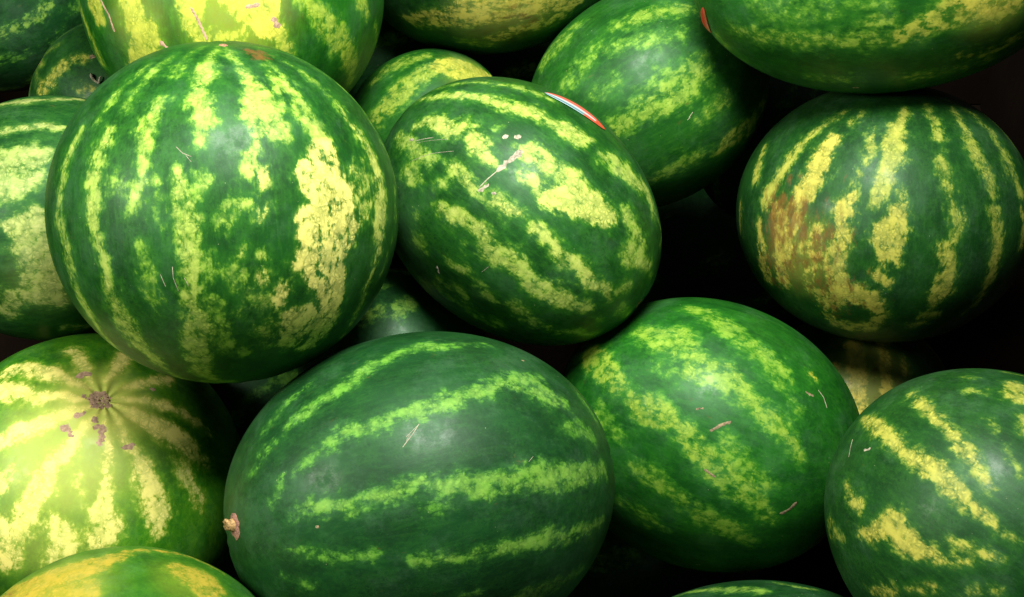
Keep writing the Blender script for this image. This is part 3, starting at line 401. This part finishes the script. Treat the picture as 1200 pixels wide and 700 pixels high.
def ribbon(sh, pts, hw, seed, lift, rough):
    """a thin, slightly raised strip draped over the rind along pts; hw half-width (m)"""
    r = random.Random(seed)
    P = [np.array(p) * 1e-4 for p in pts]
    if len(P) == 1: P = [P[0] - np.array([hw * .3, 0, 0]), P[0] + np.array([hw * .3, 0, 0])]
    first, last = P[0], P[-1]
    dens = []
    for a, b in zip(P[:-1], P[1:]):
        for q in range(4): dens.append(a + (b - a) * q / 4)
    dens.append(last)
    dens = np.array(dens)
    tang = np.gradient(dens, axis=0); tang /= np.linalg.norm(tang, axis=1, keepdims=True) + 1e-9
    ext = hw * .7 * (1 if rough else 1.5)
    dens = np.vstack([dens[0] - tang[0] * ext, dens, dens[-1] + tang[-1] * ext]); tang = np.vstack([tang[0], tang, tang[-1]])
    V, Fs = [], []
    m = len(dens)
    for i in range(m):
        n = sh.normal(dens[i]); s = np.cross(n, tang[i]); s /= np.linalg.norm(s)
        e = min(i, m - 1 - i)
        w = hw * (.25 if e == 0 else 1.0) * (r.uniform(.55, 1.35) if rough else r.uniform(.8, 1.2))
        sh_ = s * (r.uniform(-.4, .4) * hw if rough else 0)
        for u, l in ((-1, .15), (-.55, .8), (0, 1), (.55, .8), (1, .15)):
            V.append(sh.drape((dens[i] + s * u * w * (r.uniform(.8, 1.2) if rough else 1) + sh_)[None], lift * l)[0])
    for i in range(m - 1):
        for c in range(4):
            a = i * 5 + c
            Fs.append((a, a + 1, a + 6, a + 5))
    return V, Fs


def disc(sh, p, rad, seed, lift, irregular=.12, rings=3, seg=18, dish=0.0):
    r = random.Random(seed)
    n, a, b = frame_at(sh, p)
    k = [1 + irregular * r.uniform(-1, 1) for _ in range(seg)]
    V = [sh.drape(np.array(p)[None], lift - dish)[0]]; Fs = []
    for q in range(1, rings + 1):
        f = q / rings
        for s in range(seg):
            t = 2 * math.pi * s / seg
            rr = rad * f * (1 + (k[s] - 1) * f)
            l = lift * (1 if q < rings else .1) - dish * (1 - f) ** 2
            V.append(sh.drape((np.array(p) + (a * math.cos(t) + b * math.sin(t)) * rr)[None], l)[0])
    for s in range(seg): Fs.append((0, 1 + s, 1 + (s + 1) % seg))
    for q in range(rings - 1):
        o = 1 + q * seg
        for s in range(seg): Fs.append((o + s, o + seg + s, o + seg + (s + 1) % seg, o + (s + 1) % seg))
    return V, Fs


def add_blossom_scar(root, sh, p, rad, seed):
    V, Fs = disc(sh, p, rad, seed, .0006, .16, 4, 22, .0008)
    o = link_mesh('blossom_scar', mesh_from(V, Fs, 'blossom_scar'), M_DIMPLE if rad < .008 else M_SCAR_ROSE, root)
    if rad > .006:                                     # ring of little dark pits left by the flower, and its centre
        n, a, b = frame_at(sh, p)
        r = random.Random(seed); V, Fs = [], []
        for ring, cnt, sz in ((.78, 15, .09), (.0, 1, .2), (.42, 7, .06)):
            for k in range(cnt):
                t = 2 * math.pi * (k + r.uniform(-.2, .2)) / cnt
                c = np.array(p) + (a * math.cos(t) + b * math.sin(t)) * rad * ring * r.uniform(.94, 1.06)
                v, f = disc(sh, c, rad * sz * r.uniform(.7, 1.3), seed + k, .0009, .3, 1, 7)
                Fs += [tuple(i + len(V) for i in q) for q in f]; V += v
        link_mesh('petal_pits', mesh_from(V, Fs, 'petal_pits'), M_DARK, o)['kind'] = 'stuff'
    return o


def add_stem(root, sh, p, seed, rad=.0075, length=.012, bend=None):
    """corky collar and a dry broken stub of vine"""
    r = random.Random(seed)
    V, Fs = disc(sh, p, rad * 1.75, seed, .0012, .15, 3, 18, .0012)
    collar = link_mesh('stem_collar', mesh_from(V, Fs, 'stem_collar'), M_STEM_BASE, root)
    n, a, b = frame_at(sh, p)
    base = sh.drape(np.array(p)[None], -.003)[0]
    if bend is None: bend = a * r.uniform(-.5, .5) + b * r.uniform(-.5, .5)
    V, Fs = [], []
    seg, st = 12, 9
    for i in range(st):
        f = i / (st - 1)
        c = base + n * (length + .003) * f + np.array(bend) * length * f * f
        w = rad * (1.0 - .38 * f + .16 * math.exp(-((f - .92) / .12) ** 2))
        for s in range(seg):
            t = 2 * math.pi * s / seg + .5 * f
            k = w * (1 + .14 * math.cos(5 * t) + .06 * r.uniform(-1, 1))
            V.append(c + (a * math.cos(t) + b * math.sin(t)) * k + n * (.0012 * r.uniform(-1, 1) if i == st - 1 else 0))
    tip = len(V); V.append(np.mean(V[-seg:], axis=0) - n * .002)
    for i in range(st - 1):
        for s in range(seg):
            q = i * seg + s; w = i * seg + (s + 1) % seg
            Fs.append((q, w, w + seg, q + seg))
    for s in range(seg): Fs.append(((st - 1) * seg + s, (st - 1) * seg + (s + 1) % seg, tip))
    link_mesh('stem', mesh_from(V, Fs, 'stem'), M_STEM, root)


def tube(sh, pts, rad, lift):
    P = np.array([np.array(p) * 1e-4 for p in pts])
    t = np.linspace(0, len(P) - 1, 14); idx = np.minimum(t.astype(int), len(P) - 2); u = (t - idx)[:, None]
    D = P[idx] * (1 - u) + P[idx + 1] * u
    D = np.array([sh.drape(D[i][None], lift * (1 + 1.5 * math.sin(i * .7)))[0] for i in range(len(D))])
    V, Fs = [], []
    for i in range(len(D)):
        n, a, b = frame_at(sh, D[i])
        for s in range(6):
            an = 2 * math.pi * s / 6
            V.append(D[i] + (n * math.cos(an) + (a if abs(a @ (D[min(i + 1, 13)] - D[i - 1 if i else 0])) < abs(b @ (D[min(i + 1, 13)] - D[i - 1 if i else 0])) else b) * math.sin(an)) * rad * (1.2 - .5 * i / 13))
    for i in range(len(D) - 1):
        for s in range(6):
            q = i * 6 + s; w = i * 6 + (s + 1) % 6
            Fs.append((q, w, w + 6, q + 6))
    return V, Fs


def sticker_material(name, bands):
    m = NT(name)
    r = m.n('ShaderNodeValToRGB'); r.color_ramp.interpolation = 'CONSTANT'
    m.put(r.inputs[0], m.attr('across'))
    for i, (pos, col) in enumerate(bands):
        e = r.color_ramp.elements[i] if i < 2 else r.color_ramp.elements.new(pos)
        e.position = pos; e.color = (*col, 1)
    al = m.step(m.attr('along'), .60, .66)
    red = m.step(m.attr('along'), .80, .83)
    col = m.mix(m.math('MULTIPLY', al, m.step(m.attr('across'), .45, .5)), r.outputs[0], (.55, .10, .05))
    col = m.mix(red, col, (.5, .07, .03))
    m.put(m.bsdf.inputs['Base Color'], col)
    m.bsdf.inputs['Roughness'].default_value = .28
    return m.mat


def add_sticker(root, sh, pts, face, half_w, shift, mat, label, lift=.0009):
    P = [np.array(p) * 1e-4 for p in pts]
    c = P[1]; e1 = P[2] - P[0]; hl = np.linalg.norm(e1) / 2; e1 /= 2 * hl
    n = sh.normal(c); e2 = np.cross(n, e1); e2 /= np.linalg.norm(e2)
    if e2 @ np.array(face) < 0: e2 = -e2                # towards the camera, where face points; the sticker is shifted that way
    c = sh.drape((c + e2 * shift)[None])[0]
    V, Fs, al, ac = [], [], [], []
    nx, ny = 25, 13
    for i in range(nx):
        for j in range(ny):
            u = -1 + 2 * i / (nx - 1); v = -1 + 2 * j / (ny - 1)
            w = math.sqrt(max(0, 1 - abs(u) ** 2.2)) * v * half_w + (0)
            pt = c + e1 * u * hl + e2 * w
            n2 = sh.normal(pt); q = pt - n2 * ((pt - c) @ n2) * .0
            V.append(sh.drape(q[None], lift + .0022 * max(0, -v) ** 2 * (1 - u * u))[0]); al.append((u + 1) / 2); ac.append((v + 1) / 2)
    for i in range(nx - 1):
        for j in range(ny - 1):
            a = i * ny + j; Fs.append((a, a + ny, a + ny + 1, a + 1))
    me = mesh_from(V, Fs, 'sticker')
    for nm, arr in (('along', al), ('across', ac)):
        at = me.attributes.new(nm, 'FLOAT', 'POINT'); at.data.foreach_set('value', np.array(arr, dtype=np.float32))
    o = link_mesh('sticker', me, mat, root)
    o['label'] = label
    md = o.modifiers.new('paper', 'SOLIDIFY'); md.thickness = .0003
    return o


M_STICKER = sticker_material('fruit_label', [(0.0, (.62, .10, .06)), (.22, (.40, .45, .45)), (.48, (.15, .32, .34)), (.72, (.02, .20, .24)), (.9, (.35, .50, .52))])
M_STICKER_RED = sticker_material('red_label', [(0.0, (.55, .05, .03)), (.6, (.45, .04, .03))])

# ------------------------------------------------------------------ the bin
def cardboard(name):
    m = NT(name)
    v = m.coords((3, 1, 2))
    f = m.noise(v, 7, 5, .6); g = m.noise(m.coords((0, 0, 0), (1, 1, .03)), 160, 2)
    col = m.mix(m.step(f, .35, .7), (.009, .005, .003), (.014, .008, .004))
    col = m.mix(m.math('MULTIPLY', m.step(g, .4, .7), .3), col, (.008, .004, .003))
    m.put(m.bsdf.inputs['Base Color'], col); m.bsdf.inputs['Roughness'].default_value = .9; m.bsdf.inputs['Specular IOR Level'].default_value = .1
    b = m.n('ShaderNodeBump'); b.inputs['Strength'].default_value = .3; b.inputs['Distance'].default_value = .002
    m.put(b.inputs['Height'], g); m.put(m.bsdf.inputs['Normal'], b.outputs[0])
    return m.mat


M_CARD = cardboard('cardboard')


def box_mesh(lo, hi, name, bevel=.003):
    bm = bmesh.new()
    bmesh.ops.create_cube(bm, size=1)
    for v in bm.verts:
        for k in range(3): v.co[k] = lo[k] + (v.co[k] + .5) * (hi[k] - lo[k])
    bmesh.ops.bevel(bm, geom=list(bm.edges), offset=bevel, segments=2, affect='EDGES')
    me = bpy.data.meshes.new(name); bm.to_mesh(me); bm.free()
    return me


bin_root = bpy.data.objects.new('produce_bin', None); C.objects.link(bin_root)
bin_root.location = (-.05, .85, -.05)
tag(bin_root, 'brown cardboard produce bin showing dark behind and beneath the heap of watermelons', 'bin')
X0, X1, Y0, Y1, ZT = -.88, .80, -.70, .80, .62
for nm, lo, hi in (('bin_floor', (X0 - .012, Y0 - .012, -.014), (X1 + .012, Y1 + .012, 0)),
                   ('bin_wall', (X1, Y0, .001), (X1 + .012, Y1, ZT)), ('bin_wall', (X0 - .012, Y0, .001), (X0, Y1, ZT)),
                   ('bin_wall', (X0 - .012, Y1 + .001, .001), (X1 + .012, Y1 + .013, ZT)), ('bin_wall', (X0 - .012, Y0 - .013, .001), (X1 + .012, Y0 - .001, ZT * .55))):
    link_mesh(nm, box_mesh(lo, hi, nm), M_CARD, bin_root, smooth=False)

# ------------------------------------------------------------------ the watermelons
#        key: palette, edge raggedness, dense mesh, generic stripe width, label
INFO = {
    'A': (P_STD, 1.0, True, 1.0, 'largest round watermelon with a big yellow blotch, propped on top of the heap'),
    'B': (P_STD, 1.0, True, 1.0, 'oval watermelon with a long pale scrape and a sticker on its upper edge'),
    'C': (P_DEEP, 1.0, True, .8, 'big deep green oval watermelon lying sideways with a dry stem stub at one end'),
    'D': (P_LEAF, 1.3, True, 1.0, 'bright grass green watermelon with soft blurred stripes, right beside the stemmed one'),
    'E': (P_BUFF, .85, True, 1.0, 'dark watermelon with sharp straw coloured slanting stripes, in the lower right corner'),
    'F': (P_BUFF, 1.0, True, 1.0, 'round watermelon with upright straw stripes and a rusty brown bruise'),
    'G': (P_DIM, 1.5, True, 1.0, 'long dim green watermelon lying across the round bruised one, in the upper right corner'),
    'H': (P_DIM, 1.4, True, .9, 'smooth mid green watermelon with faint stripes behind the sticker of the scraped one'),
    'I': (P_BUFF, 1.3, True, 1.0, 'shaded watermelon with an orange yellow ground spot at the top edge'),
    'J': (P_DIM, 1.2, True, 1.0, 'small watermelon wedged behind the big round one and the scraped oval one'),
    'K': (P_GRASS, 1.0, True, 1.0, 'watermelon with yellow belly and pinkish scars directly behind the largest round one'),
    'L': (P_PALE, .9, True, 1.6, 'watermelon with very wide pale bands at the left edge beside the largest one'),
    'M': (P_YELL, 1.2, True, 1.0, 'bright yellow watermelon showing its round blossom scar and rays of pale stripes'),
    'N': (P_MUST, 1.1, True, 1.0, 'yellow green watermelon whose top rises into the lower left corner'),
    'O': (P_BUFF, 1.2, False, 1.0, 'small dim watermelon with a dried tendril, between the yellow bellied and wide banded ones'),
    'P': (P_DEEP, 1.2, False, 1.0, 'very dark watermelon in deep shade in the upper left corner'),
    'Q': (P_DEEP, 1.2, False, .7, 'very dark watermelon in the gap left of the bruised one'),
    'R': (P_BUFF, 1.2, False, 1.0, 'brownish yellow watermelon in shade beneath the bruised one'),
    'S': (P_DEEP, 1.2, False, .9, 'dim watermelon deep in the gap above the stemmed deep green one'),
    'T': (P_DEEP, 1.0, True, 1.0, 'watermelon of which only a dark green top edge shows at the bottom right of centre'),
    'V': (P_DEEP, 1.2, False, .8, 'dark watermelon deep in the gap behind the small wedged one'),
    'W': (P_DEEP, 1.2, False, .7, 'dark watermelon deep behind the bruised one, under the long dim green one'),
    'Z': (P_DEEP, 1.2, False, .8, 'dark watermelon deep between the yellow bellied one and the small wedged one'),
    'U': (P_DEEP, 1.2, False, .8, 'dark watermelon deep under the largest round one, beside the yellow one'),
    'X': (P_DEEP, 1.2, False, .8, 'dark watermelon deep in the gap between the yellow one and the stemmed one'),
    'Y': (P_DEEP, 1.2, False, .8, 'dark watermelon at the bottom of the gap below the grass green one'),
}
SOFT = {'D': .25, 'G': .8, 'H': .35, 'I': .4, 'J': .2, 'K': .15, 'M': .2, 'N': .45, 'R': .4, 'O': .3}
REACH = {'U': 2, 'W': 2, 'Z': 2, 'P': .9, 'Q': .9, 'S': .5, 'V': .8, 'X': 2, 'Y': 2, 'T': .3, 'R': .3, 'O': .5, 'I': .3}
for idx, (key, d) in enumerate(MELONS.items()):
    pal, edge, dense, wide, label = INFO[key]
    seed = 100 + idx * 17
    d['reach'] = REACH.get(key, .12)
    root = bpy.data.objects.new('watermelon', None); C.objects.link(root)
    R = Matrix([list(r) for r in d['rot']]).to_4x4()
    root.matrix_world = Matrix.Translation(d['loc']) @ R
    root.empty_display_size = .05
    tag(root, label, 'watermelon', 'watermelons heaped in the bin')
    sh = Shape(d['re'], d['rp'], seed)
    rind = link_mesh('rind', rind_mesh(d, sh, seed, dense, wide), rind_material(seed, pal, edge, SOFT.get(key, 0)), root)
    # both ends: where the flower dropped off, and the stem
    top = np.array([1e-5, 0, d['rp']]); bot = np.array([1e-5, 0, -d['rp']])
    marks = d['marks']
    if 'stem' in d:
        add_stem(root, sh, np.array(d['stem']) * 1e-4, seed, .0062, .007)
        add_blossom_scar(root, sh, bot, .005, seed)
    else:
        if not any(mk[0] == 'blossom_scar' for mk in marks): add_blossom_scar(root, sh, top, .0055, seed)
        add_stem(root, sh, bot, seed, .004, .003)
    for q, (kind, pts, hw) in enumerate(marks):
        hw = hw * 1e-4
        if kind == 'blossom_scar': add_blossom_scar(root, sh, np.array(pts[0]) * 1e-4, hw, seed + q)
        elif kind == 'dried_tendril':
            link_mesh('dried_tendril', mesh_from(*tube(sh, pts, hw, .002), 'dried_tendril'), M_SCAR_PALE, root)
        else:
            V, Fs = ribbon(sh, pts, hw * ({'M': .9, 'D': .5, 'K': .6}.get(key, .8) if kind == 'scar' or key == 'K' else .42), seed + q, .0002 if kind == 'scar' else .00015, kind == 'scar')
            mat = M_SCAR_PALE if (kind == 'scratch' and key != 'K') or key in 'BE' else M_SCAR_ROSE if key in 'MK' else M_SCAR
            link_mesh(kind, mesh_from(V, Fs, kind), mat, root)
    if key == 'B': add_sticker(root, sh, d['sticker'], d['face'], .0046, .0048, M_STICKER, 'oval paper fruit label in white, teal and red')
    if key == 'G': add_sticker(root, sh, d['sticker'], d['face'], .0035, .0034, M_STICKER_RED, 'small red fruit label')
